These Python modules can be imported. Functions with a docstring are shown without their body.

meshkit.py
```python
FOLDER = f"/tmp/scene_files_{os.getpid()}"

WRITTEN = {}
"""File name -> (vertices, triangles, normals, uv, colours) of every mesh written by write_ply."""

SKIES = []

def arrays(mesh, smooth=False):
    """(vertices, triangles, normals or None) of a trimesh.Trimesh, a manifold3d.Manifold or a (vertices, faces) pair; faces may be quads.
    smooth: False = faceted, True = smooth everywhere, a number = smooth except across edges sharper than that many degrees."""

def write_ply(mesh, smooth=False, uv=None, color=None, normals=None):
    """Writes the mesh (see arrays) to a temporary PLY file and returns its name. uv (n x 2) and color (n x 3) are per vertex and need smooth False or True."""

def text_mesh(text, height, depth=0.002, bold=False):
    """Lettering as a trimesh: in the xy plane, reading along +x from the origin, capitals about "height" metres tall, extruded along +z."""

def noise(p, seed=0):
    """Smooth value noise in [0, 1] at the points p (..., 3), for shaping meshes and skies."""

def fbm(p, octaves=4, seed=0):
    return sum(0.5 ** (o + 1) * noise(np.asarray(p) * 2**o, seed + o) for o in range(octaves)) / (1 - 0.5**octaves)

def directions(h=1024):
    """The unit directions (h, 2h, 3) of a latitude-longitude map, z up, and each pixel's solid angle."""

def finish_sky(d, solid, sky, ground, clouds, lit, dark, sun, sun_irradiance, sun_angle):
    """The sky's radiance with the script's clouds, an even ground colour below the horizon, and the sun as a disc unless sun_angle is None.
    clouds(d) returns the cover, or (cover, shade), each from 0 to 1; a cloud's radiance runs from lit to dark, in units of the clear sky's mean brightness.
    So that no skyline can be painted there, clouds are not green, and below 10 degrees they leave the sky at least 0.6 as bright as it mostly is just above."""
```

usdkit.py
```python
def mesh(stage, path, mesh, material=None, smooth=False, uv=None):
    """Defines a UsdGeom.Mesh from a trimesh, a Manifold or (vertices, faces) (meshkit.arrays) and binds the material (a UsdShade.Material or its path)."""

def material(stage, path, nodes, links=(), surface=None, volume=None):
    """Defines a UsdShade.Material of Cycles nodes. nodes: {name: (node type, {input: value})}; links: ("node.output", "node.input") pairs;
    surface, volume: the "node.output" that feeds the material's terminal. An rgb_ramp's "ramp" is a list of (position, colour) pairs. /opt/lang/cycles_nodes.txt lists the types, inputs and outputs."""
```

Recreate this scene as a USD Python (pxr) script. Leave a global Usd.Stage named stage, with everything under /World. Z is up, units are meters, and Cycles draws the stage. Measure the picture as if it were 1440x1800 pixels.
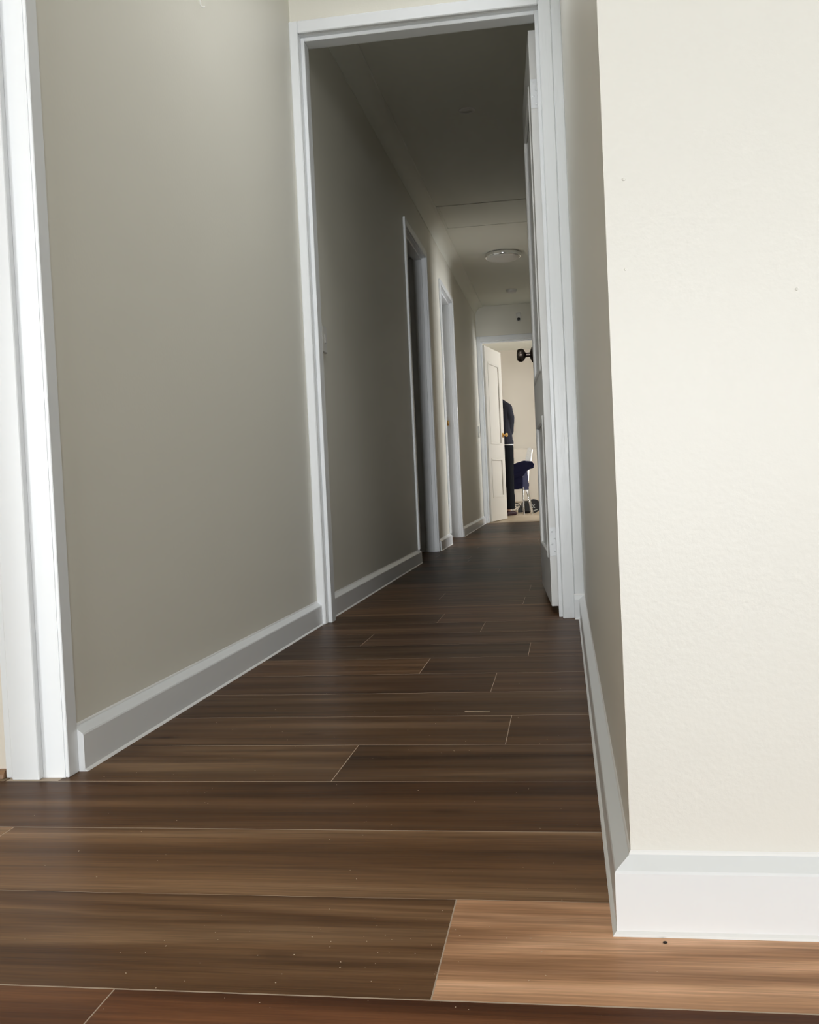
import math, random
import numpy as np, trimesh, manifold3d as m3
from shapely.geometry import Polygon, box as sbox
from pxr import Usd, UsdGeom, UsdLux, UsdShade, Gf, Sdf, Vt
import usdkit, meshkit

random.seed(7)
stage = Usd.Stage.CreateInMemory()
UsdGeom.SetStageUpAxis(stage, UsdGeom.Tokens.z)
UsdGeom.SetStageMetersPerUnit(stage, 1.0)
world = UsdGeom.Xform.Define(stage, '/World')
stage.SetDefaultPrim(world.GetPrim())

# ------------------------------------------------------------------ camera
F_PX, YAW, PITCH, ROLL, CAM_H = 1730.94, 0.156259, -0.029595, -0.046178, 0.48016
cy, sy, cp, sp = math.cos(YAW), math.sin(YAW), math.cos(PITCH), math.sin(PITCH)
fw = np.array([-sy * cp, cy * cp, sp]); rt = np.array([cy, sy, 0.0]); up = np.cross(rt, fw)
c_, s_ = math.cos(ROLL), math.sin(ROLL)
rt, up = c_ * rt + s_ * up, -s_ * rt + c_ * up
cam = UsdGeom.Camera.Define(stage, '/World/camera')
cam.AddTransformOp().Set(Gf.Matrix4d(*rt, 0, *up, 0, *(-fw), 0, 0, 0, CAM_H, 1))
cam.CreateHorizontalApertureAttr(36.0); cam.CreateVerticalApertureAttr(45.0)
cam.CreateFocalLengthAttr(36.0 * F_PX / 1440.0)
cam.CreateClippingRangeAttr(Gf.Vec2f(0.02, 100))
cam.CreateExposureAttr(0.0)

# ------------------------------------------------------------------ daylight at the windows
def rect_light(name, loc, rot, w, h, inten, col):
    l = UsdLux.RectLight.Define(stage, '/World/' + name)
    x = UsdGeom.Xformable(l); x.AddTranslateOp().Set(Gf.Vec3d(*loc)); x.AddRotateXYZOp().Set(Gf.Vec3f(*rot))
    l.CreateWidthAttr(w); l.CreateHeightAttr(h); l.CreateIntensityAttr(inten); l.CreateColorAttr(Gf.Vec3f(*col))
    return l
DAY = (0.97, 0.985, 1.0)
rect_light('daylight_garden_door', (0.75, -21.0, 1.30), (90, 0, 0), 2.0, 2.6, 124.0, DAY)
rect_light('daylight_living_window', (3.55, -9.22, 1.2), (90, 0, 0), 2.0, 1.9, 28.0, DAY)
rect_light('daylight_side_window', (4.94, -0.9, 1.22), (0, 90, 0), 1.9, 2.6, 6.0, DAY)
rect_light('daylight_study_window', (-3.2, -4.66, 1.15), (90, 0, 0), 1.5, 2.0, 22.0, (0.93, 0.97, 1.0))
rect_light('added_skylight_fill', (-0.40, 2.5, 2.60), (0, 0, 0), 0.5, 1.3, 7.0, DAY)  # added fill for the left wall, shining through an invented skylight
rect_light('daylight_bedroom_window', (3.12, 8.65, 1.35), (0, 90, 0), 1.5, 1.5, 22.0, DAY)
rect_light('daylight_end_window', (2.12, 12.6, 1.4), (0, 90, 0), 1.3, 2.2, 16.5, DAY)

# ------------------------------------------------------------------ helpers
used = {}
def numbered(parent, name):
    k = used.get((parent, name), 0); used[(parent, name)] = k + 1
    return name if k == 0 else '%s_%03d' % (name, k)
def ppath(parent): return '/World' if parent is None else str(parent.GetPath())
def obj(name, mesh, mat, parent=None, smooth=False):
    p = ppath(parent); path = p + '/' + numbered(p, name)
    return usdkit.mesh(stage, path, mesh, mat, smooth=smooth).GetPrim()
def tag(o, label=None, cat=None, group=None, kind=None):
    for k, v in (('label', label), ('category', cat), ('group', group), ('kind', kind)):
        if v: o.SetCustomDataByKey(k, v)
    return o
def thing(name, label, cat, loc=(0, 0, 0), rz=0, group=None, kind=None):
    x = UsdGeom.Xform.Define(stage, '/World/' + numbered('/World', name))
    x.AddTranslateOp().Set(Gf.Vec3d(*loc)); x.AddRotateZOp().Set(rz)
    return tag(x.GetPrim(), label, cat, group, kind)
def bx(x0, x1, y0, y1, z0, z1, c=0.0):
    lo, hi = np.array([x0, y0, z0], float), np.array([x1, y1, z1], float)
    if c <= 0:
        return trimesh.creation.box(bounds=[lo, hi])
    pts = []
    for sx in (0, 1):
        for s2 in (0, 1):
            for sz in (0, 1):
                s = np.array([sx, s2, sz]); b = np.where(s, hi, lo); d = np.where(s, -1, 1) * c
                for k in range(3):
                    e = d.copy(); e[k] = 0; pts.append(b + e)
    return trimesh.convex.convex_hull(np.array(pts))
def cat(*ms): return trimesh.util.concatenate(list(ms))
def lathe(prof, axis='z', loc=(0, 0, 0), n=40):
    m = trimesh.creation.revolve(np.array(prof, float), sections=n)
    if axis == 'x': m.apply_transform(trimesh.transformations.rotation_matrix(math.pi / 2, [0, 1, 0]))
    if axis == '-x': m.apply_transform(trimesh.transformations.rotation_matrix(-math.pi / 2, [0, 1, 0]))
    if axis == '-y': m.apply_transform(trimesh.transformations.rotation_matrix(math.pi / 2, [1, 0, 0]))
    if axis == '-z': m.apply_transform(trimesh.transformations.rotation_matrix(math.pi, [1, 0, 0]))
    m.apply_translation(loc)
    if m.volume < 0: m.invert()
    return m
def tube(pts, r, n=10):
    pts = np.array(pts, float); ms = []
    circ = Polygon([(r * math.cos(a), r * math.sin(a)) for a in np.linspace(0, 2 * math.pi, n, endpoint=False)])
    return trimesh.creation.sweep_polygon(circ, pts, engine='earcut')
def slab(poly, axis, a, b):
    """extrudes a shapely polygon: axis 'x' -> polygon in (y,z); 'y' -> (x,z); 'z' -> (x,y)"""
    m = trimesh.creation.extrude_polygon(poly, b - a, engine='earcut')
    v = m.vertices.copy(); f = m.faces.copy()
    if axis == 'x': v = np.stack([v[:, 2] + a, v[:, 0], v[:, 1]], 1)
    elif axis == 'y': v = np.stack([v[:, 0], v[:, 2] + a, v[:, 1]], 1); f = f[:, ::-1]
    else: v = v + [0, 0, a]
    return trimesh.Trimesh(v, f, process=False)
def sweep(path, prof, left=True):
    """moulding along a plan polyline lying on the wall line; profile (t, z) with t outwards; outwards is left of the path when left"""
    P = np.array(path, float); n = len(P); s = 1 if left else -1
    dirs = [(P[i + 1] - P[i]) / np.linalg.norm(P[i + 1] - P[i]) for i in range(n - 1)]
    nor = [np.array([-d[1], d[0]]) * s for d in dirs]
    off = []
    for i in range(n):
        if i == 0: off.append(nor[0])
        elif i == n - 1: off.append(nor[-1])
        else:
            b = nor[i - 1] + nor[i]; off.append(b / (b @ nor[i]))
    V, k = [], len(prof)
    for i in range(n):
        for t, z in prof: V.append([*(P[i] + off[i] * t), z])
    Fc = []
    for i in range(n - 1):
        for j in range(k):
            a, b = i * k + j, i * k + (j + 1) % k; Fc += [[a, b, b + k], [a, b + k, a + k]]
    tri = trimesh.creation.triangulate_polygon(Polygon(prof), engine='earcut')
    pv, pf = np.array(tri[0]), np.array(tri[1])
    idx = [int(np.argmin(((np.array(prof) - q) ** 2).sum(1))) for q in pv]
    for f in pf:
        a = [idx[q] for q in f]; Fc.append(a); Fc.append([q + (n - 1) * k for q in a[::-1]])
    m = trimesh.Trimesh(np.array(V), np.array(Fc), process=False)
    trimesh.repair.fix_normals(m)
    return m

# ------------------------------------------------------------------ materials
LK = '/World/Looks/'
UsdGeom.Scope.Define(stage, '/World/Looks')
def paint(name, col, rough, bscale, bstr, bdist, spec=0.5, stretch=None, mottled=0.0):
    n = {'g': ('geometry', {}), 'mp': ('mapping', {'scale': stretch or (1, 1, 1)}),
         'n': ('noise_texture', {'scale': bscale, 'detail': 3.0}),
         'b': ('bump', {'strength': bstr, 'distance': bdist}),
         'n2': ('noise_texture', {'scale': 1.3, 'detail': 2.0}),
         'r': ('rgb_ramp', {'ramp': [(0.3, [c * (1 - mottled) for c in col]), (0.7, col)]}),
         'p': ('principled_bsdf', {'roughness': rough, 'specular_ior_level': spec})}
    return usdkit.material(stage, LK + name, n, [('g.position', 'mp.vector'), ('mp.vector', 'n.vector'), ('n.fac', 'b.height'),
        ('b.normal', 'p.normal'), ('g.position', 'n2.vector'), ('n2.fac', 'r.fac'), ('r.color', 'p.base_color')], surface='p.BSDF')
def plain(name, col, rough=0.5, metallic=0.0, spec=0.5, bump=None):
    n = {'p': ('principled_bsdf', {'base_color': col, 'roughness': rough, 'metallic': metallic, 'specular_ior_level': spec})}; l = []
    if bump:
        n['g'] = ('geometry', {}); n['n'] = ('noise_texture', {'scale': bump[0], 'detail': 3.0}); n['b'] = ('bump', {'strength': bump[1], 'distance': bump[2]})
        l = [('g.position', 'n.vector'), ('n.fac', 'b.height'), ('b.normal', 'p.normal')]
    return usdkit.material(stage, LK + name, n, l, surface='p.BSDF')
M = {}
M['wall'] = paint('wall_paint', (0.79, 0.775, 0.715), 0.40, 150, 0.22, 0.0010, mottled=0.015)
M['hall'] = paint('hall_wall_paint', (0.80, 0.778, 0.69), 0.5, 130, 0.25, 0.001, mottled=0.02)
M['trim'] = paint('trim_enamel', (0.835, 0.855, 0.868), 0.28, 60, 0.12, 0.0008)
M['brushed'] = paint('brushed_enamel', (0.835, 0.86, 0.875), 0.25, 45, 0.5, 0.0012, stretch=(3.0, 3.0, 0.35))
M['ceil'] = paint('ceiling_paint', (0.87, 0.875, 0.79), 0.7, 150, 0.2, 0.001)
M['door'] = paint('door_enamel', (0.76, 0.76, 0.74), 0.3, 80, 0.12, 0.0006)
M['door_cream'] = paint('cream_door_enamel', (0.60, 0.565, 0.50), 0.35, 80, 0.12, 0.0006)
M['cream'] = paint('cream_wall_paint', (0.78, 0.72, 0.63), 0.55, 130, 0.2, 0.001)
M['dark_metal'] = plain('dark_bronze', (0.20, 0.165, 0.145), 0.26, 1.0)
M['brass'] = plain('brass', (0.75, 0.47, 0.16), 0.22, 1.0)
M['chrome'] = plain('chrome', (0.78, 0.78, 0.78), 0.12, 1.0)
M['plastic'] = plain('white_plastic', (0.78, 0.77, 0.73), 0.35)
M['frosted'] = plain('frosted_glass', (0.74, 0.73, 0.68), 0.45)
M['black'] = plain('black_plastic', (0.006, 0.006, 0.007), 0.5)
M['blackcloth'] = plain('black_trouser_cloth', (0.004, 0.0045, 0.006), 0.95, spec=0.15, bump=(300, 0.4, 0.002))
M['jacket'] = plain('dark_slate_knit', (0.019, 0.019, 0.026), 0.95, spec=0.2, bump=(220, 0.5, 0.003))
M['navy'] = plain('navy_cloth', (0.012, 0.012, 0.038), 0.9, spec=0.2, bump=(160, 0.5, 0.003))
M['navy2'] = plain('slate_blue_cloth', (0.085, 0.09, 0.165), 0.85, bump=(160, 0.5, 0.003))
M['skin'] = plain('skin', (0.52, 0.33, 0.26), 0.5)
M['hair'] = plain('dark_hair', (0.03, 0.022, 0.016), 0.6)
M['shoe'] = plain('dark_red_shoe', (0.020, 0.004, 0.005), 0.6, spec=0.2)
M['whitecloth'] = plain('white_cloth', (0.82, 0.80, 0.74), 0.8, bump=(60, 0.4, 0.004))
M['whitecover'] = plain('white_chair_cover', (0.93, 0.92, 0.89), 0.6, bump=(40, 0.5, 0.006))
M['rubber'] = plain('grey_rubber', (0.10, 0.10, 0.10), 0.7)
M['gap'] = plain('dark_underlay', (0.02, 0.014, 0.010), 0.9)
M['crumb'] = plain('pale_crumb', (0.62, 0.50, 0.36), 0.8)
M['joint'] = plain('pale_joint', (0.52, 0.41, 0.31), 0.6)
M['pine'] = plain('tan_beading', (0.30, 0.17, 0.09), 0.5)
M['endfloor'] = paint('pale_floorboards', (0.50, 0.39, 0.26), 0.45, 40, 0.15, 0.001, stretch=(1, 12, 1), mottled=0.15)
M['tanfloor'] = paint('tan_threshold', (0.36, 0.26, 0.17), 0.5, 40, 0.15, 0.001)
M['glass'] = usdkit.material(stage, LK + 'window_glass', {'t': ('transparent_bsdf', {}), 'g': ('glossy_bsdf', {'roughness': 0.0}),
    'f': ('fresnel', {'IOR': 1.45}), 'm': ('mix_closure', {})}, [('f.fac', 'm.fac'), ('t.BSDF', 'm.closure1'), ('g.BSDF', 'm.closure2')], surface='m.closure')

def wood(name):
    n = {'g': ('geometry', {}), 'sh': ('attribute', {'attribute': 'board_shift'}), 'tn': ('attribute', {'attribute': 'board_tone'}),
         'add': ('vector_math', {'math_type': 'add'}),
         'mA': ('mapping', {'scale': (0.55, 6.5, 1.0)}), 'nA': ('noise_texture', {'scale': 1.5, 'detail': 4.0, 'roughness': 0.55, 'distortion': 1.1}),
         'mB': ('mapping', {'scale': (2.6, 105.0, 1.0)}), 'nB': ('noise_texture', {'scale': 2.2, 'detail': 4.0, 'roughness': 0.65, 'distortion': 0.3}),
         'mC': ('mapping', {'scale': (0.42, 3.2, 1.0)}), 'wC': ('wave_texture', {'wave_type': 'bands', 'bands_direction': 'y', 'scale': 1.5, 'distortion': 7.0, 'detail': 3.0, 'detail_scale': 1.1, 'detail_roughness': 0.55}),
         'mK': ('mapping', {'scale': (3.2, 9.0, 1.0)}), 'vK': ('voronoi_texture', {'scale': 1.15, 'randomness': 1.0}),
         'rA': ('rgb_ramp', {'ramp': [(0.22, (0.058, 0.024, 0.008)), (0.42, (0.145, 0.071, 0.031)), (0.56, (0.215, 0.115, 0.056)), (0.74, (0.34, 0.205, 0.115))]}),
         'rB': ('rgb_ramp', {'ramp': [(0.30, (0.62, 0.59, 0.56)), (0.64, (1.10, 1.10, 1.10))]}),
         'rC': ('rgb_ramp', {'ramp': [(0.0, (0.58, 0.54, 0.50)), (0.18, (0.86, 0.85, 0.84)), (0.5, (1.0, 1.0, 1.0)), (1.0, (1.12, 1.12, 1.12))]}),
         'rK': ('rgb_ramp', {'ramp': [(0.0, (0.25, 0.2, 0.18)), (0.045, (0.55, 0.5, 0.45)), (0.13, (1, 1, 1))]}),
         'x1': ('mix_color', {'blend_type': 'multiply', 'fac': 0.85, 'use_clamp': False}), 'x2': ('mix_color', {'blend_type': 'multiply', 'fac': 0.5}),
         'x3': ('mix_color', {'blend_type': 'multiply', 'fac': 1.0}), 'x4': ('mix_color', {'blend_type': 'multiply', 'fac': 0.8}),
         'rr': ('map_range', {'from_min': 0.2, 'from_max': 0.8, 'to_min': 0.33, 'to_max': 0.50}),
         'b': ('bump', {'strength': 0.22, 'distance': 0.0008}),
         'p': ('principled_bsdf', {'specular_ior_level': 0.09})}
    l = [('g.position', 'add.vector1'), ('sh.vector', 'add.vector2')]
    for k in 'ABCK': l.append(('add.vector', 'm%s.vector' % k))
    l += [('mA.vector', 'nA.vector'), ('mB.vector', 'nB.vector'), ('mC.vector', 'wC.vector'), ('mK.vector', 'vK.vector'),
          ('nA.fac', 'rA.fac'), ('nB.fac', 'rB.fac'), ('wC.fac', 'rC.fac'), ('vK.distance', 'rK.fac'),
          ('rA.color', 'x1.a'), ('rB.color', 'x1.b'), ('x1.result', 'x2.a'), ('rC.color', 'x2.b'), ('x2.result', 'x3.a'), ('tn.color', 'x3.b'),
          ('x3.result', 'x4.a'), ('rK.color', 'x4.b'), ('x4.result', 'p.base_color'),
          ('nB.fac', 'rr.value'), ('rr.result', 'p.roughness'), ('nB.fac', 'b.height'), ('b.normal', 'p.normal')]
    return usdkit.material(stage, LK + name, n, l, surface='p.BSDF')
M['wood'] = wood('plank_walnut')

def struct(name, mesh, mat, label, cat_, parent=None, smooth=False):
    return tag(obj(name, mesh, mat, parent, smooth), label, cat_, kind='structure')

# ------------------------------------------------------------------ dimensions
XL, XR = -0.868, 0.054          # corridor wall faces
YF = 1.048                      # wall that faces the camera on the right
YD = 3.353                      # wall with the near doorway
YE = 10.712                     # end wall
ZN, ZC = 2.44, 2.347             # ceilings: front and corridor
L0 = (0.72, 1.568, 2.04); D2 = (5.807, 6.680, 2.000); D3 = (7.462, 8.287, 1.972)
DR = (7.5, 8.3, 2.0)
D1 = (-0.838, -0.020, 2.038); DE = (-0.826, -0.030, 1.968)
J = 0.02

# ------------------------------------------------------------------ walls and ceilings
def cut(poly, a, b, h): return poly.difference(sbox(a - J, -1, b + J, h + J))
w = sbox(-9.2, 0, YE, 2.5)
for a, b, h in (L0, D2, D3): w = cut(w, a, b, h)
struct('wall_left', slab(w, 'x', XL - 0.11, XL), M['hall'], 'long grey-cream wall along the left of the hallway', 'wall')
w = cut(sbox(YF + .11, 0, YE, 2.5), *DR)
struct('wall_right', slab(w, 'x', XR, XR + 0.10), M['wall'], 'shaded hallway wall running back from the bright corner on the right', 'wall')
struct('wall_front', slab(sbox(XR, 0, 4.8, 2.5), 'y', YF, YF + 0.11), M['wall'], 'bright off-white wall facing the camera at the right', 'wall')
struct('wall_doorway', slab(cut(sbox(XL, 0, XR, 2.5), *D1), 'y', YD, YD + 0.117), M['hall'], 'wall strip over and around the near doorway', 'wall')
struct('wall_end', slab(cut(sbox(XL, 0, XR, 2.45), *DE), 'y', YE, YE + 0.117), M['hall'], 'grey wall above the far doorway at the end of the hallway', 'wall')
back = sbox(XL - 0.11, 0, 4.8, 2.5).difference(sbox(-0.65, 0.07, 1.15, 2.17)).difference(sbox(2.55, .25, 4.55, 2.15))
struct('wall_back', slab(back, 'y', -9.2, -9.1), M['wall'], 'window wall of the front room behind the camera', 'wall')
struct('wall_side', slab(sbox(-9.2, 0, YF + .11, 2.5).difference(sbox(-2.2, .27, .4, 2.17)), 'x', 4.8, 4.9), M['wall'], 'side wall of the front room out of frame on the right', 'wall')
struct('ceiling', slab(sbox(XL - 0.11, -9.2, 4.9, YD + 0.117).difference(sbox(-.66, 1.83, -.14, 3.17)), 'z', ZN, ZN + 0.1), M['ceil'], 'ceiling over the front room and near end of the hallway', 'ceiling')
ceilc = struct('ceiling_hall', bx(XL - 0.11, XR + 0.1, YD + 0.117, YE, ZC, ZC + 0.1), M['ceil'], 'dim ceiling of the hallway beyond the near doorway', 'ceiling')
# other rooms, where the doorways look into them
struct('wall_study', cat(bx(-5.0, XL - 0.108, 1.574, 1.68, 0, 2.5), bx(-5.1, -5.0, -4.6, 1.68, 0, 2.5),
       slab(sbox(-5.1, 0, XL - .11, 2.5).difference(sbox(-3.95, 0.15, -2.45, 2.15)), 'y', -4.6, -4.5)), M['cream'], 'cream wall of the room through the left foreground doorway', 'wall')
struct('ceiling_study', bx(-5.1, XL - 0.11, -4.6, 1.68, 2.45, 2.5), M['ceil'], 'ceiling of the room through the left foreground doorway', 'ceiling')
struct('wall_closet', cat(bx(-2.4, XL - 0.11, 5.5, 5.6, 0, 2.5), bx(-2.4, XL - 0.11, 7.05, 7.15, 0, 2.5), bx(-2.5, -2.4, 5.5, 7.15, 0, 2.5), bx(-2.4, XL - 0.11, 5.5, 7.15, 2.45, 2.55)),
       M['hall'], 'unlit room behind the first side doorway of the hallway', 'wall')
struct('wall_bedroom', cat(bx(XR + 0.1, 3.0, 5.9, 6.0, 0, 2.5), bx(XR + 0.1, 3.0, 10.6, 10.7, 0, 2.5),
       slab(sbox(5.9, 0, 10.7, 2.5).difference(sbox(7.9, 0.6, 9.4, 2.1)), 'x', 3.0, 3.1), bx(XR + 0.1, 3.1, 5.9, 10.7, 2.45, 2.55)), M['cream'], 'room on the right of the hallway hidden by the open door', 'wall')
struct('wall_far_room', cat(bx(-2.6, 2.0, 15.0, 15.1, 0, 2.5), bx(-2.7, -2.6, YE, 15.1, 0, 2.5), bx(-2.6, XL + 0.0, YE + 0.03, YE + 0.117, 0, 2.5), bx(XR, 2.0, YE + 0.03, YE + 0.117, 0, 2.5),
       slab(sbox(YE, 0, 15.1, 2.5).difference(sbox(11.5, 0.75, 13.7, 2.05)), 'x', 2.0, 2.1)), M['cream'], 'pale cream wall of the bright room at the far end', 'wall')
struct('ceiling_far_room', bx(-2.7, 2.1, YE + 0.117, 15.1, 2.41, 2.5), M['ceil'], 'pale ceiling of the bright room at the far end', 'ceiling')

# windows (behind or beside the view; they let the daylight in)
def window(n, axis, c, a0, a1, z0, z1, mull, label):
    t = thing('window_%d' % n, label, 'window', kind='structure')
    def b(u0, u1, zz0, zz1, d=0.03):
        return bx(u0, u1, c - d, c + d, zz0, zz1) if axis == 'y' else bx(c - d, c + d, u0, u1, zz0, zz1)
    fr = [b(a0, a1, z0, z0 + .05), b(a0, a1, z1 - .05, z1), b(a0, a0 + .05, z0, z1), b(a1 - .05, a1, z0, z1)]
    obj('window_frame', cat(*fr), M['trim'], t)
    us = np.linspace(a0 + .025, a1 - .025, mull + 1)
    for u in us[1:-1]: obj('mullion', b(u - .025, u + .025, z0 + .05, z1 - .05), M['trim'], t)
    for u, v in zip(us[:-1], us[1:]): obj('pane', b(u + .025, v - .025, z0 + .05, z1 - .05, .003), M['glass'], t)
window(7, 'x', 4.85, -2.2, .4, .27, 2.17, 2, 'window in the side wall of the front room out of frame on the right')
window(1, 'y', -9.15, -0.65, 1.15, 0.07, 2.17, 2, 'glazed garden door of the front room behind the camera')
window(5, 'y', -9.15, 2.55, 4.55, .25, 2.15, 2, 'window in the back wall of the front room behind the camera')
window(2, 'y', -4.55, -3.95, -2.45, 0.15, 2.15, 2, 'window of the room through the left foreground doorway')
window(3, 'x', 3.05, 7.9, 9.4, 0.6, 2.1, 2, 'window of the room on the right of the hallway')
window(4, 'x', 2.05, 11.5, 13.7, 0.75, 2.05, 2, 'window of the bright room at the far end')

sk = thing('window_6', 'added skylight, invented to brighten the near end of the hallway', 'window', kind='structure')  # unseen skylight, made up to carry the fill over the left wall
obj('window_frame', slab(sbox(-.70, 1.79, -.10, 3.21).difference(sbox(-.655, 1.835, -.145, 3.165)), 'z', ZN - .012, ZN + .14), M['trim'], sk)
obj('pane', bx(-.655, -.145, 1.835, 3.165, ZN + .05, ZN + .056), M['glass'], sk)
# ------------------------------------------------------------------ floor planks
floor = thing('floor', 'dark brown wood-look plank floor of the hallway', 'floor', kind='structure')
obj('underlay', bx(XL - 0.11, 4.9, -1.1, 10.66, -0.06, -0.0121), M['gap'], floor)
tag(obj('joint_strip', bx(XL - 0.10, 4.8, -1.05, 10.65, -0.0120, -0.00012), M['joint'], floor), 'pale strip showing in the joints between the planks')  # pale slab just under the plank tops, visible through the gaps
PW, Y0 = 0.220066, 0.888527
JOINT = {-1: -.453, 0: -.141, 1: -.821, 2: .30, 3: -.394, 4: -.123, 5: 0.40, 6: -.182, 7: -.378, 8: -.113, 9: -.62, 10: -.279, 11: -.445, 12: 0.3, 13: -.171, 14: -.52, 15: -.161}
TONE = {(-1, 0): (1.0, .82, .72), (-1, 1): (1.05, .80, .68), (0, 0): (1.05, 1.06, 1.04), (0, 1): (3.7, 4.1, 5.1), (1, 0): (1.25, 1.29, 1.30), (1, 1): (1.25, 1.29, 1.30), (2, 1): (.9, .82, .72)}  # palest entry: window light on the near-right board put into its tone
rng = random.Random(11)
gapx = 0.0009
GAP = {k: rng.choice((0.0018, 0.0016, 0.0012)) for k in range(-10, 47)}
GAP[1] = 0.0004; GAP[0] = GAP[2] = 0.0018
def plank(x0, x1, y0, y1, tone, k):
    c, h = 0.0004, 0.0004
    X0, X1, Y0_, Y1_ = x0 + gapx / 2, x1 - gapx / 2, y0 + GAP[k] / 2, y1 - GAP[k + 1] / 2
    v = []
    for z, i in ((-0.012, 0), (-h, 0), (0, c)):
        v += [[X0 + i, Y0_ + i, z], [X1 - i, Y0_ + i, z], [X1 - i, Y1_ - i, z], [X0 + i, Y1_ - i, z]]
    f = []
    for k in (0, 4):
        for j in range(4):
            a, b = k + j, k + (j + 1) % 4; f += [[a, b, b + 4], [a, b + 4, a + 4]]
    f += [[8, 9, 10], [8, 10, 11], [0, 2, 1], [0, 3, 2]]
    pr = obj('plank', (np.array(v), np.array(f)), M['wood'], floor)
    api = UsdGeom.PrimvarsAPI(pr)
    sh = (rng.uniform(-40, 40), rng.uniform(-40, 40), rng.uniform(-5, 5))
    api.CreatePrimvar('board_shift', Sdf.ValueTypeNames.Float3Array, 'vertex').Set(Vt.Vec3fArray([Gf.Vec3f(*sh)] * 12))
    api.CreatePrimvar('board_tone', Sdf.ValueTypeNames.Color3fArray, 'vertex').Set(Vt.Vec3fArray([Gf.Vec3f(*tone)] * 12))
LEN = 1.44
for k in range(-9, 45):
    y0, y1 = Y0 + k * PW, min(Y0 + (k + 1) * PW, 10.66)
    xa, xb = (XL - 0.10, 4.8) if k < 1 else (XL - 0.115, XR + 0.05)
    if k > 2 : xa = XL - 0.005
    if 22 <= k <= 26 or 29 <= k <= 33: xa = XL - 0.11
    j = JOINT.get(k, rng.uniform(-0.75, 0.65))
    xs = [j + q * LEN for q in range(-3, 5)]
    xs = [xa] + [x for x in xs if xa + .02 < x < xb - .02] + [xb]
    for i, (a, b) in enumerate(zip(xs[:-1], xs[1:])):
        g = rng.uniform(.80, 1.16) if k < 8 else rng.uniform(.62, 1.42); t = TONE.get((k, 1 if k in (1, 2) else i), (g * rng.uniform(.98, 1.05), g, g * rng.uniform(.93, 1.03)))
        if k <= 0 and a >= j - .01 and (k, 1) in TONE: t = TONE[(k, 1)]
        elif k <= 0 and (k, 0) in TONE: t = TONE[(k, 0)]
        q = 1.0 if k < 2 else (.74 if k < 5 else .53)  # hallway dimness put into the board tone, stepping darker down the corridor
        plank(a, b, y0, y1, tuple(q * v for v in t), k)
struct('floor_front_room', bx(XL - 0.11, 4.9, -9.2, -1.093, -0.05, -0.0005), M['wood'], 'rest of the plank floor behind the camera', 'floor')
struct('floor_far_room', bx(-2.7, 2.1, 10.70, 15.1, -0.05, -0.002), M['endfloor'], 'pale floor of the bright room at the far end', 'floor')
struct('floor_bedroom', bx(XR + 0.055, 3.1, 5.9, 10.7, -0.05, -0.001), M['endfloor'], 'floor of the room on the right of the hallway', 'floor')
struct('floor_study', bx(-5.1, XL - 0.105, -4.6, 1.68, -0.05, -0.001), M['tanfloor'], 'tan floor of the room through the left foreground doorway', 'floor')
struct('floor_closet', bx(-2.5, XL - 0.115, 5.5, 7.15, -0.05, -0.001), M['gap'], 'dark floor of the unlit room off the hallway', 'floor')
struct('floor_threshold', bx(-0.845, -0.012, 10.661, 10.83, -0.012, 0.004, 0.003), M['tanfloor'], 'tan threshold strip under the far doorway', 'threshold')

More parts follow.
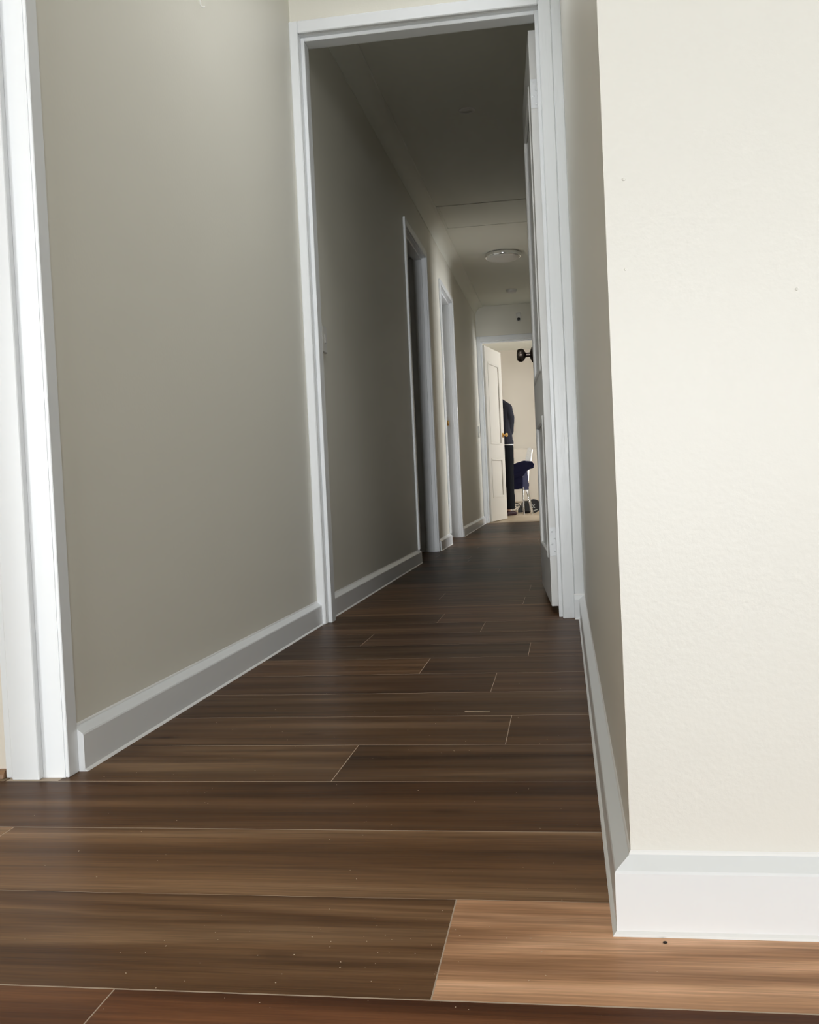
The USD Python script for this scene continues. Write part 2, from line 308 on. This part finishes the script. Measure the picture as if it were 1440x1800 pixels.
# ------------------------------------------------------------------ baseboards (67 x 18 splayed) and cornices
BASE = [(0, 0), (.018, 0), (.018, .0645), (.0168, .0672), (.0145, .0690), (0.0, .0800)]
BEAD = [(.0175, .0001), (.0225, .0001), (.0210, .0022), (.0175, .0050)]
TOPB = [(0, .0785), (.0022, .0790), (.0012, .0812), (0, .0830)]
M['bead'] = plain('white_sealant', (0.88, 0.88, 0.87), 0.35)
def baseboard(name, path, left, label, bead=True):
    t = thing(name, label, 'baseboard', kind='structure')
    obj('board', sweep(path, BASE, left), M['trim'], t)
    if bead: obj('sealant_bead', sweep(path, BEAD, left), M['bead'], t); obj('sealant_bead', sweep(path, TOPB, left), M['bead'], t)
baseboard('baseboard_left', [(XL, 1.604), (XL, 3.335)], False, 'white splayed baseboard on the left wall before the near doorway')
baseboard('baseboard_left_hall', [(XL, YD + 0.118), (XL, 5.803)], False, 'dim baseboard on the left wall just past the near doorway')
baseboard('baseboard_left_pier', [(XL, 6.745), (XL, 7.440)], False, 'short baseboard on the pier between the two side doorways')
baseboard('baseboard_left_end', [(XL, 8.343), (XL, 10.700)], False, 'baseboard on the left wall between the second side doorway and the far end')
baseboard('baseboard_right', [(XR - 0.034, 3.3345), (XR, 3.3345), (XR, YF), (4.8, YF)], False, 'white splayed baseboard wrapping round the bright corner on the right')
baseboard('baseboard_far_room', [(2.0, 15.0), (-2.6, 15.0)], True, 'white baseboard across the back of the bright far room', False)
baseboard('baseboard_right_hall', [(XR, 7.44), (XR, YD + 0.13)], True, 'baseboard on the hidden right wall past the open door', False)
cv = [(0, 0.0)] + [(0.003, 0.0)] + [(0.003 + .078 * (1 - math.cos(a)), .082 * math.sin(a)) for a in np.linspace(0.1, math.pi / 2, 9)] + [(.085, .088), (.085, .094), (0, .094)]
for nm, path, left, lb in (('trim_1', [(XL, YD + 0.117), (XL, YE)], False, 'coved plaster cornice along the left of the hallway ceiling'),
                           ('trim_2', [(XR, YE), (XR, YD + 0.117)], False, 'coved plaster cornice along the right of the hallway ceiling')):
    struct(nm, sweep(path, [(t, ZC - .092 + z) for t, z in cv], left), M['ceil'], lb, 'cornice', smooth=25)

# ------------------------------------------------------------------ door frames
def frame(name, label, T, a, b, h, wl, wr, wh, t_arch, stop=True, z0l=0.0, z0r=0.0, depth=0.117, brushed=False, filler=None, archs='lrh', stops=(0.022, 0.080), thick=0.013, c=.003, cj=.0015):
    """local (u along the opening, w into the wall from its face, z); T maps it to the world"""
    th = thing(name, label, 'door frame', kind='structure')
    def put(nm, m, mat=M['trim']):
        m.apply_transform(T); return obj(nm, m, mat, th)
    put('jamb', bx(a - J, a, 0, depth, 0, h, cj)); put('jamb', bx(b, b + J, 0, depth, 0, h, cj)); put('jamb_head', bx(a - J, b + J, 0, depth, h, h + J, .0015))
    s0, s1 = stops
    put('door_stop', bx(a, a + thick, s0, s1, 0, h, .0015)); put('door_stop', bx(b - thick, b, s0, s1, 0, h, .0015)); put('door_stop_head', bx(a + thick, b - thick, s0, s1, h - thick, h, .0015))
    if 'l' in archs: put('architrave', bx(a - wl, a, -t_arch, 0, z0l, h + (wh if 'h' in archs else 0), c))
    if 'r' in archs: put('architrave', bx(b, b + wr, -t_arch, 0, z0r, h + (wh if 'h' in archs else 0), c), M['brushed'] if brushed else M['trim'])
    if 'h' in archs: put('architrave_head', bx(a + .0002, b - .0002, -t_arch, 0, h, h + wh, c))
    if filler: put('filler_strip', bx(filler[0], filler[1], -t_arch + .002, 0, z0r, h + wh, .002), M['brushed'])
    return th
def Tm(cols, o):
    m = np.eye(4); m[:3, :3] = np.array(cols, float).T; m[:3, 3] = o; return m
T_front = Tm([(1, 0, 0), (0, 1, 0), (0, 0, 1)], (0, YD, 0))
frame('trim_3', 'white frame of the near doorway, brushed paint on its right side', T_front, *D1, .030, .042, .042, .018, brushed=True, filler=(.0222, XR))
T_end = Tm([(1, 0, 0), (0, 1, 0), (0, 0, 1)], (0, YE, 0))
frame('trim_4', 'white frame of the far doorway at the end of the hallway', T_end, *DE, .042, .042, .055, .012)
T_left = Tm([(0, 1, 0), (-1, 0, 0), (0, 0, 1)], (XL, 0, 0))
frame('trim_5', 'white frame of the first side doorway on the left of the hallway', T_left, *D2, .042, .042, .045, .013, z0l=.080)
frame('trim_6', 'white frame of the second side doorway on the left of the hallway', T_left, *D3, .042, .042, .035, .013, z0l=.080)
frame('trim_7', 'bright white door frame at the left edge of the foreground', T_left, *L0, .036, .036, .042, .007, stops=(.040, .091), thick=.015, depth=.11, c=.0012, cj=.0002)
T_right = Tm([(0, 1, 0), (1, 0, 0), (0, 0, 1)], (XR, 0, 0))
frame('trim_8', 'frame of the doorway hidden behind the open door on the right', T_right, *DR, .042, .042, .042, .012, depth=.10)

# ------------------------------------------------------------------ panelled doors
def panel_leaf(W, H, T, panels, side):
    """leaf with u from hinge 0..W, thickness 0..T, z 0..H; panels (u0,u1,z0,z1) recessed on both faces"""
    m = m3.Manifold.cube((W, T, H))
    rec = 0.010
    for (u0, u1, z0, z1) in panels:
        for y in (-.001, T - rec):
            m -= m3.Manifold.cube((u1 - u0, rec + .001, z1 - z0)).translate((u0, y, z0))
    return m
def moulding(u0, u1, z0, z1, y, out):
    """raised moulding ring round a panel, at face y, standing out by `out` (signed)"""
    ms = []
    w_, d = 0.022, abs(out)
    y0, y1 = (y, y + d) if out > 0 else (y - d, y)
    ms += [bx(u0 - .004, u0 + w_, y0, y1, z0, z1, .004), bx(u1 - w_, u1 + .004, y0, y1, z0, z1, .004), bx(u0, u1, y0, y1, z0 - .004, z0 + w_, .004), bx(u0, u1, y0, y1, z1 - w_, z1 + .004, .004)]
    return cat(*ms)
def knob_set(t, u, z, y, sgn, mat, big=1.0):
    big = .86 if mat is M['brass'] else big
    """rose and round knob whose axis is local y; sgn the side it stands out"""
    rose = [(0, 0), (.033 * big, 0), (.033 * big, .003), (.031 * big, .006), (.022 * big, .010), (.013 * big, .014), (0, .014)]
    kn = [(0, .012), (.0095 * big, .012), (.0090 * big, .030 * big), (.013 * big, .034 * big), (.022 * big, .038 * big), (.0265 * big, .045 * big), (.0275 * big, .052 * big), (.0262 * big, .060 * big), (.022 * big, .066 * big), (.020 * big, .0675 * big), (0, .069 * big)]
    def place(prof):
        m = lathe(prof, 'z', n=48)
        m.apply_transform(trimesh.transformations.rotation_matrix(-math.pi / 2 * sgn, [1, 0, 0])); m.apply_translation((u, y, z))
        return m
    r = obj('knob_rose', place(rose), mat, t, smooth=40); k = obj('knob', place(kn), mat, t, smooth=40)
    return r, k
def door(name, label, loc, rz, W, H, panels, knob_mat, knob_u, knob_z, gap=.022, hinges=(), mat='door', Th=.035):
    t = thing(name, label, 'door', loc, rz, kind='structure')
    leaf = panel_leaf(W, H, Th, panels, 1); leaf = leaf.translate((0, 0, gap))
    obj('leaf', leaf, M[mat], t)
    for (u0, u1, z0, z1) in panels:
        for y, o in ((.010, -.0135), (Th - .010, .0135)):
            pm = moulding(u0, u1, z0 + gap, z1 + gap, y, o)
            obj('panel_moulding', pm, M[mat], t)
    knob_set(t, knob_u, knob_z, 0, -1, knob_mat); knob_set(t, knob_u, knob_z, Th, 1, knob_mat)
    for hz in hinges:
        hp = obj('hinge', cat(bx(-.0016, .001, .003, .031, hz - .05, hz + .05, .0007), trimesh.creation.cylinder(.006, .1, transform=trimesh.transformations.translation_matrix((-.002, -.004, hz)))), M['trim'], t)
        for dz, yy in ((-.034, .012), (-.008, .022), (.012, .011), (.036, .021)):
            sc = lathe([(0, 0), (.0042, 0), (.0036, .0012), (0, .0018)], '-x', (-.0016, yy, hz + dz), 14)
            obj('screw', sc, M['trim'], hp)
    return t
# near door: stands open into the hallway, hinge edge to the camera.  local u = along the leaf, local y = thickness
# leaf u -> direction (-sin, cos); local +y face points to the left (-x)
ang = math.degrees(math.atan2(1.0, -0.0646))
NEAR_P = [(.105, .66, .165, .672), (.105, .66, .835, 1.84)]
door('door_1', 'white panelled door standing open with a dark bronze knob', (-0.0265, YD + .120, 0), ang, .765, 1.99, NEAR_P, M['dark_metal'], .700, .992, gap=.026, hinges=(.252, 1.80), Th=.031)
# far door: opens into the bright room, hinged on the left
FAR_P = [(.12, .64, .26, .70), (.12, .64, .86, 1.77)]
angE = math.degrees(math.atan2(.752, .132))
door('door_2', 'cream two-panel door opened into the bright far room', (-0.797, YE + .124, 0), angE, .765, 1.935, FAR_P, M['brass'], .705, .985, gap=.010, mat='door_cream')
# closed door in the second side doorway
t3 = door('door_3', 'closed door in the second side doorway with a small brass knob', (XL - .082 - .035, D3[0] + .002, 0), 90, .82, 1.962, FAR_P, M['brass'], .757, .965, gap=.008)

# ------------------------------------------------------------------ ceiling fittings
hatch = thing('access_hatch', 'square roof access hatch set in the hallway ceiling', 'hatch')
hx0, hx1, hy0, hy1 = -.772, -.165, 6.72, 7.31
obj('panel', bx(hx0 + .008, hx1 - .008, hy0 + .008, hy1 - .008, ZC - .0025, ZC + .004, .001), M['ceil'], hatch)
fr = trimesh.util.concatenate([bx(hx0 - .005, hx1 + .005, hy0 - .005, hy0 + .005, ZC - .004, ZC), bx(hx0 - .005, hx1 + .005, hy1 - .005, hy1 + .005, ZC - .004, ZC), bx(hx0 - .005, hx0 + .005, hy0, hy1, ZC - .004, ZC), bx(hx1 - .005, hx1 + .005, hy0, hy1, ZC - .004, ZC)])
obj('hatch_frame', fr, M['ceil'], hatch)
oy = thing('ceiling_light', 'round oyster ceiling light with a chrome ring in the hallway', 'ceiling light', (-.418, 8.26, ZC))
obj('base', lathe([(0, -.012), (.128, -.012), (.132, 0), (0, 0)], n=64), M['plastic'], oy, smooth=40)
obj('chrome_ring', lathe([(.130, -.004), (.143, -.004), (.149, -.009), (.149, -.030), (.145, -.036), (.130, -.036)], n=72), M['chrome'], oy, smooth=40)
obj('diffuser', lathe([(.1305, -.028), (.138, -.038), (.130, -.048), (.104, -.056), (.060, -.060), (0, -.062), (0, -.028)], n=64), M['frosted'], oy, smooth=40)
for a in (0.5, 2.6, 4.7): obj('clip', bx(-.006, .006, .144, .153, -.040, -.004, .002).apply_transform(trimesh.transformations.rotation_matrix(a, [0, 0, 1])), M['chrome'], oy)
sd = thing('smoke_alarm', 'small round smoke alarm on the ceiling near the far doorway', 'smoke alarm', (-.432, 9.88, ZC))
obj('base', lathe([(0, -.010), (.054, -.010), (.056, 0), (0, 0)], n=48), M['plastic'], sd, smooth=40)
obj('cover', lathe([(0, -.034), (.030, -.034), (.044, -.030), (.050, -.018), (.050, -.010), (0, -.010)], n=48), M['plastic'], sd, smooth=40)
dl = thing('recessed_downlight', 'faint recessed downlight in the darkest part of the hallway ceiling', 'downlight', (-.404, 5.03, ZC))
obj('trim_ring', lathe([(.030, -.004), (.041, -.004), (.044, 0), (.030, 0)], n=48), M['plastic'], dl, smooth=40)
obj('lens', lathe([(0, -.002), (.030, -.002), (.030, 0), (0, 0)], n=40), M['frosted'], dl)
ps = thing('motion_sensor', 'small motion sensor with a dark eye above the far doorway', 'motion sensor', (-.402, YE, 2.205))
obj('housing', bx(-.026, .026, -.032, 0, -.048, .045, .008), M['plastic'], ps)
obj('eye', lathe([(0, 0), (.017, 0), (.015, .006), (0, .009)], '-y', (0, -.032, -.026), 24), M['black'], ps, smooth=40)

# ------------------------------------------------------------------ wall fittings
def switch(label, y, z, hgt=.10, wid=.072):
    s = thing('light_switch', label, 'light switch', (XL, y, z))
    obj('plate', bx(0, .010, -wid / 2, wid / 2, -hgt / 2, hgt / 2, .003), M['plastic'], s)
    obj('rocker', bx(.010, .0145, -.008, .008, -.016, .016, .002), M['plastic'], s)
switch('white switch plate on the dim left wall just past the near doorway', 3.605, 1.030)
switch('white switch plate on the left wall beside the far doorway', 10.45, .985, .115, .075)
hk = thing('wall_hook', 'small white hook hanging at the top of the left wall', 'hook', (XL, 2.432, 1.76))
obj('hook_plate', bx(0, .004, -.012, .012, -.005, .055, .0015), M['plastic'], hk)
hpts = [(.006, 0, .03), (.007, 0, -.02), (.008, .001, -.040)] + [(.012 - .004 * math.cos(a) , .001 + .0055 * (1 - math.cos(a)) , -.040 - .008 * math.sin(a)) for a in np.linspace(.3, math.pi * .85, 7)]
obj('hook_wire', tube(hpts, .0016, 8), M['plastic'], hk, smooth=40)
for i, (x, z, r) in enumerate(((.074, .782, .0017), (.240, .657, .0016), (.072, .69, .0012))):
    b = trimesh.creation.icosphere(2, r); b.apply_scale((1, .5, 1)); b.apply_translation((x, YF, z))
    tag(obj('paint_blob', b, M['wall']), ('tiny raised paint blob high on the bright right wall near its corner', 'tiny raised paint blob at the right edge of the bright wall', 'smallest paint blob near the corner of the bright wall')[i], 'paint blob', 'paint blobs on the bright wall')
qr = thing('trim_9', 'tan wood beading at the floor in the left foreground doorway', 'beading', kind='structure')
obj('beading', sweep([(-1.6, 1.574), (XL - .112, 1.574)], [(0, 0), (.014, 0), (.012, .007), (.007, .012), (0, .014)], False), M['pine'], qr)

# crumbs on the floor
r2 = random.Random(5); ms = []
for _ in range(190):
    y = r2.uniform(.78, 2.3); x = r2.uniform(-.82, .25 if y < 1 else .0)
    if r2.random() < .35: x, y = r2.gauss(-.2, .12), r2.gauss(.98, .08)
    if y > .99 and x > .02: continue
    s = trimesh.creation.icosphere(0, r2.uniform(.0003, .00075)); s.apply_scale((r2.uniform(.8, 2.2), 1, .5)); s.apply_transform(trimesh.transformations.rotation_matrix(r2.uniform(0, 3), [0, 0, 1])); s.apply_translation((x, y, .0002)); ms.append(s)
tag(obj('floor_crumbs', cat(*ms), M['crumb']), 'pale crumbs and dust specks scattered on the foreground planks', 'crumbs', kind='stuff')
cr = trimesh.creation.icosphere(2, .0016); cr.apply_scale((1.5, 1, .7)); cr.apply_translation((.083, 1.014, .0010))
tag(obj('dark_crumb', cr, M['gap']), 'single dark crumb on the floor below the right baseboard', 'crumb')
sc = bx(-.222, -.170, 2.024, 2.0275, -.0002, .0006, .0002)
tag(obj('floor_scratch', sc, M['crumb']), 'thin pale splinter lying across the hallway planks', 'scratch')  # scratch on the boards, built as a thin raised sliver

# ------------------------------------------------------------------ bright far room: person, chair, clutter
def hulls(chains, L=.02, smooth=8):
    parts = []
    for ch in chains:
        for (p, r), (q, s) in zip(ch[:-1], ch[1:]):
            a = m3.Manifold.sphere(r, 20).translate(tuple(p)); b = m3.Manifold.sphere(s, 20).translate(tuple(q))
            parts.append(m3.Manifold.batch_hull([a, b]))
    m = m3.Manifold.batch_boolean(parts, m3.OpType.Add).refine_to_length(L)
    k = m.to_mesh(); t = trimesh.Trimesh(k.vert_properties[:, :3], k.tri_verts, process=True)
    if smooth: trimesh.smoothing.filter_taubin(t, iterations=smooth)
    return t
person = thing('person', 'person in dark jacket and black trousers standing half behind the far door', 'person', (-.835, 12.58, 0), -12)
S = {}
def torso(k):
    return [[((-.12, 0, .93), .105 * k), ((.12, 0, .93), .105 * k)], [((-.11, 0, .93), .11 * k), ((-.10, 0, 1.12), .105 * k), ((-.135, 0, 1.36), .085 * k), ((-.05, 0, 1.45), .06 * k)],
            [((.11, 0, .93), .11 * k), ((.10, 0, 1.12), .105 * k), ((.135, 0, 1.36), .085 * k), ((.05, 0, 1.45), .06 * k)], [((0, 0, .95), .11 * k), ((0, .01, 1.2), .11 * k), ((0, .0, 1.38), .10 * k)],
            [((-.10, 0, 1.10), .1 * k), ((.10, 0, 1.10), .1 * k)], [((-.12, 0, 1.34), .085 * k), ((.12, 0, 1.34), .085 * k)]]
def arm(s, k): return [((s * .165, 0, 1.355), .066 * k), ((s * .188, .0, 1.25), .062 * k), ((s * .185, .03, 1.08), .044 * k), ((s * .12, .23, 1.04), .038 * k)]
def leg(s, k, end): return [((s * .10, 0, .90), .088 * k), ((s * .115, .01, .52), .062 * k), ((s * .12, -.01, end), .046 * k)]
def hand(s):
    w_ = np.array([s * .12, .23, 1.04]); out = []
    d = np.array([-s * .45, .88, -.15]); d /= np.linalg.norm(d); side = np.array([s * .88, .45, 0])
    palm = w_ + d * .075
    for j, ln in enumerate((.072, .080, .076, .060)):
        o = palm + side * (.028 - .019 * j); out.append([(w_, .020), (o, .012), (o + d * ln * .5 + [0, 0, -.008], .0088), (o + d * ln + [0, 0, -.03], .0078)])
    o = w_ + d * .02 - side * .02
    out.append([(w_, .018), (o, .013), (o + d * .035 - side * .028 + [0, 0, .005], .0095), (o + d * .062 - side * .03, .0085)])
    return out
body = torso(.86) + [arm(-1, .82), arm(1, .82), leg(-1, .82, .10), leg(1, .82, .10)] + hand(-1) + hand(1) + [
    [((0, -.005, 1.43), .056), ((0, .012, 1.53), .052)], [((0, .0, 1.645), .086), ((0, .035, 1.625), .074)], [((0, .035, 1.60), .064), ((0, .060, 1.565), .040)],
    [((0, .100, 1.635), .012), ((0, .120, 1.605), .014)], [((-.085, .005, 1.635), .012), ((-.090, -.004, 1.605), .010)], [((.085, .005, 1.635), .012), ((.090, -.004, 1.605), .010)],
    [((-.025, .098, 1.572), .008), ((.025, .098, 1.572), .008)], [((.12, -.01, .09), .034), ((.14, .06, .040), .020), ((.165, .10, .032), .014)], [((-.12, -.01, .09), .034), ((-.135, .07, .040), .020), ((-.14, .12, .032), .014)]]
obj('body', hulls(body, .014, 6), M['skin'], person, smooth=True)
for s in (-1, 1):
    e = trimesh.creation.icosphere(2, .0115); e.apply_translation((s * .031, .094, 1.642)); obj('eye', e, M['plastic'], person, smooth=True)
obj('hair', hulls([[((0, -.018, 1.665), .092), ((0, .018, 1.70), .074)], [((0, -.035, 1.64), .080), ((0, -.035, 1.57), .055)]], .015, 4), M['hair'], person, smooth=True)
jk = torso(1.10) + [arm(-1, 1.2), arm(1, 1.2)] + [[((-.02, -.01, 1.44), .075), ((.02, -.01, 1.44), .075)]]
jm = hulls(jk, .018, 5); jm.vertices += (meshkit.fbm(jm.vertices * 9, 3, 3)[:, None] - .5) * .016 * np.array([1, 1, .2])
cutm = jm.slice_plane((0, 0, .905), (0, 0, 1)); obj('jacket', cutm, M['jacket'], person, smooth=True)
wb = hulls(torso(1.12)[:1], .02, 3).slice_plane((0, 0, .895), (0, 0, 1)).slice_plane((0, 0, .907), (0, 0, -1))
obj('shirt_hem', wb, M['whitecloth'], person, smooth=True)
tr = hulls([[((s * .115, 0, .86), .118), ((s * .128, .0, .52), .092), ((s * .135, -.005, .12), .090)] for s in (-1, 1)] + [ [((-.10, 0, .88), .112), ((.10, 0, .88), .112)]], .02, 4)
tr.vertices += (meshkit.fbm(tr.vertices * 10, 3, 9)[:, None] - .5) * .014 * np.array([1, 1, 0])
tr = tr.slice_plane((0, 0, .088), (0, 0, 1)); obj('trousers', tr, M['blackcloth'], person, smooth=True)
for s in (-1, 1):
    toe = np.array([s * .185, .12, 0]) if s > 0 else np.array([s * .14, .17, 0])
    shm = hulls([[((s * .12, -.045, .032), .034), ((s * .14, .05, .032), .034), (toe + [0, 0, .027], .027)]], .012, 3)
    shm.vertices[:, 2] = np.maximum(shm.vertices[:, 2], .004); obj('shoe', shm, M['shoe'], person, smooth=True)

ch = thing('chair', 'metal-legged chair with a white cover in the bright far room', 'chair')
cyy = 12.86
for (x0, x1, yy) in ((-.523, -.517, cyy - .01), (-.420, -.478, cyy + .01), (-.70, -.675, cyy + .34), (-.420, -.478, cyy + .34)):
    obj('leg', tube([(x0, yy, .0), (x1, yy, .36)], .012, 14), M['chrome'], ch, smooth=40)
obj('seat', bx(-.71, -.452, cyy - .005, cyy + .36, .345, .42, .02), M['navy'], ch)
obj('backrest', slab(Polygon([(-.500, .425), (-.455, .425), (-.440, .60), (-.414, .66), (-.384, .842), (-.408, .865), (-.440, .856), (-.486, .66), (-.500, .60)]), 'y', cyy - .01, cyy + .36), M['whitecover'], ch)
obj('back_cover', slab(Polygon([(-.522, .322), (-.446, .322), (-.448, .45), (-.462, .600), (-.500, .600), (-.515, .45)]), 'y', cyy - .019, cyy - .011), M['navy2'], ch)
def drape(poly, y0, y1, amp):
    from shapely.geometry.polygon import orient
    g = m3.Manifold.extrude(m3.CrossSection([np.array(orient(poly).exterior.coords)[:-1]]), y1 - y0).refine_to_length(.012).to_mesh()
    v = np.array(g.vert_properties[:, :3]); v = np.stack([v[:, 0], y1 - v[:, 2], v[:, 1]], 1)
    t = trimesh.Trimesh(v, g.tri_verts, process=True); trimesh.smoothing.filter_taubin(t, iterations=8)
    q = t.vertices; fold = meshkit.fbm(np.stack([q[:, 0] * 9 - q[:, 2] * 24, q[:, 1] * 5, q[:, 2] * 5], 1), 3, 4) - .5
    t.vertices = q + np.stack([fold * .008, -np.clip(fold + .25, 0, None) * amp * 1.5, fold * .030], 1)
    if t.volume < 0: t.invert()
    return t
gar = thing('draped_garment', 'navy garment draped over the chair in the bright far room', 'garment')
gp = Polygon([(-.668, .60), (-.645, .648), (-.57, .676), (-.50, .692), (-.44, .690), (-.395, .684), (-.362, .645), (-.375, .595), (-.42, .585), (-.462, .560), (-.512, .500), (-.518, .335), (-.66, .330), (-.672, .40)])
obj('front_panel', drape(gp, cyy - .060, cyy - .030, .030), M['navy'], gar, smooth=True)
gq = Polygon([(-.668, .585), (-.645, .648), (-.57, .676), (-.512, .690), (-.509, .660), (-.57, .640), (-.63, .605), (-.65, .56)])
obj('top_fold', drape(gq, cyy - .03, cyy + .26, .02), M['navy'], gar, smooth=True)
bag = thing('carry_bag', 'round black bag with white marks on the floor behind the chair', 'bag', (-.455, 13.35, 0))
obj('bag_body', bx(-.115, .02, -.10, .10, 0, .165, .03), M['black'], bag)
disc = trimesh.creation.cylinder(.092, .12, sections=40); disc.apply_transform(trimesh.transformations.rotation_matrix(math.pi / 2, [1, 0, 0])); disc.apply_translation((.045, .0, .093))
obj('bag_lid', disc, M['black'], bag, smooth=40)
def arc(cx, cz, r, a0, a1, wd=.010):
    o = [(cx + r * math.cos(a), cz + r * math.sin(a)) for a in np.linspace(a0, a1, 8)]; i = [(cx + (r - wd) * math.cos(a), cz + (r - wd) * math.sin(a)) for a in np.linspace(a1, a0, 8)]
    return slab(Polygon(o + i), 'y', -.063, -.0598)
obj('white_mark', arc(.045, .118, .022, 3.4, 6.0), M['plastic'], bag); obj('white_mark', arc(.045, .055, .030, .7, 2.3, .012), M['plastic'], bag)
obj('strap', tube([(.03, -.075, .02), (.06, -.08, .035), (.095, -.075, .045)], .004, 8), M['plastic'], bag)
ad = thing('power_adapter', 'small black power adapter with looping cable by the skirting', 'adapter', (-.60, 13.75, 0))
obj('adapter_body', slab(Polygon([(-.038, 0), (.038, 0), (.034, .055), (.010, .072), (.006, .095), (-.006, .095), (-.012, .070), (-.034, .05)]), 'y', -.03, .03), M['black'], ad)
a_ = np.linspace(0, math.pi, 9)
obj('cable', tube([(-.005, 0, .09)] + [(-.055 - .05 * math.cos(a), 0, .085 + .045 * math.sin(a)) for a in a_[1:-1]] + [(-.108, 0, .05), (-.118, 0, .01)], .004, 8), M['black'], ad, smooth=40)
obj('cable', tube([(.005, 0, .09)] + [(-.03 - .035 * math.cos(a), -.02, .085 + .02 * math.sin(a)) for a in a_[1:-1]] + [(-.07, -.02, .03), (-.06, -.02, .004)], .0035, 8), M['black'], ad, smooth=40)
cb = thing('low_cabinet', 'low cream cabinet against the back wall of the far room', 'cabinet', (0, 0, 0))
obj('carcass', bx(-1.25, -.10, 14.62, 14.96, .13, .90, .004), M['cream'], cb)
obj('top_board', bx(-1.253, -.097, 14.617, 14.962, .90, .912, .002), M['cream'], cb)
obj('plinth', bx(-1.22, -.13, 14.66, 14.96, 0, .13), M['cream'], cb)
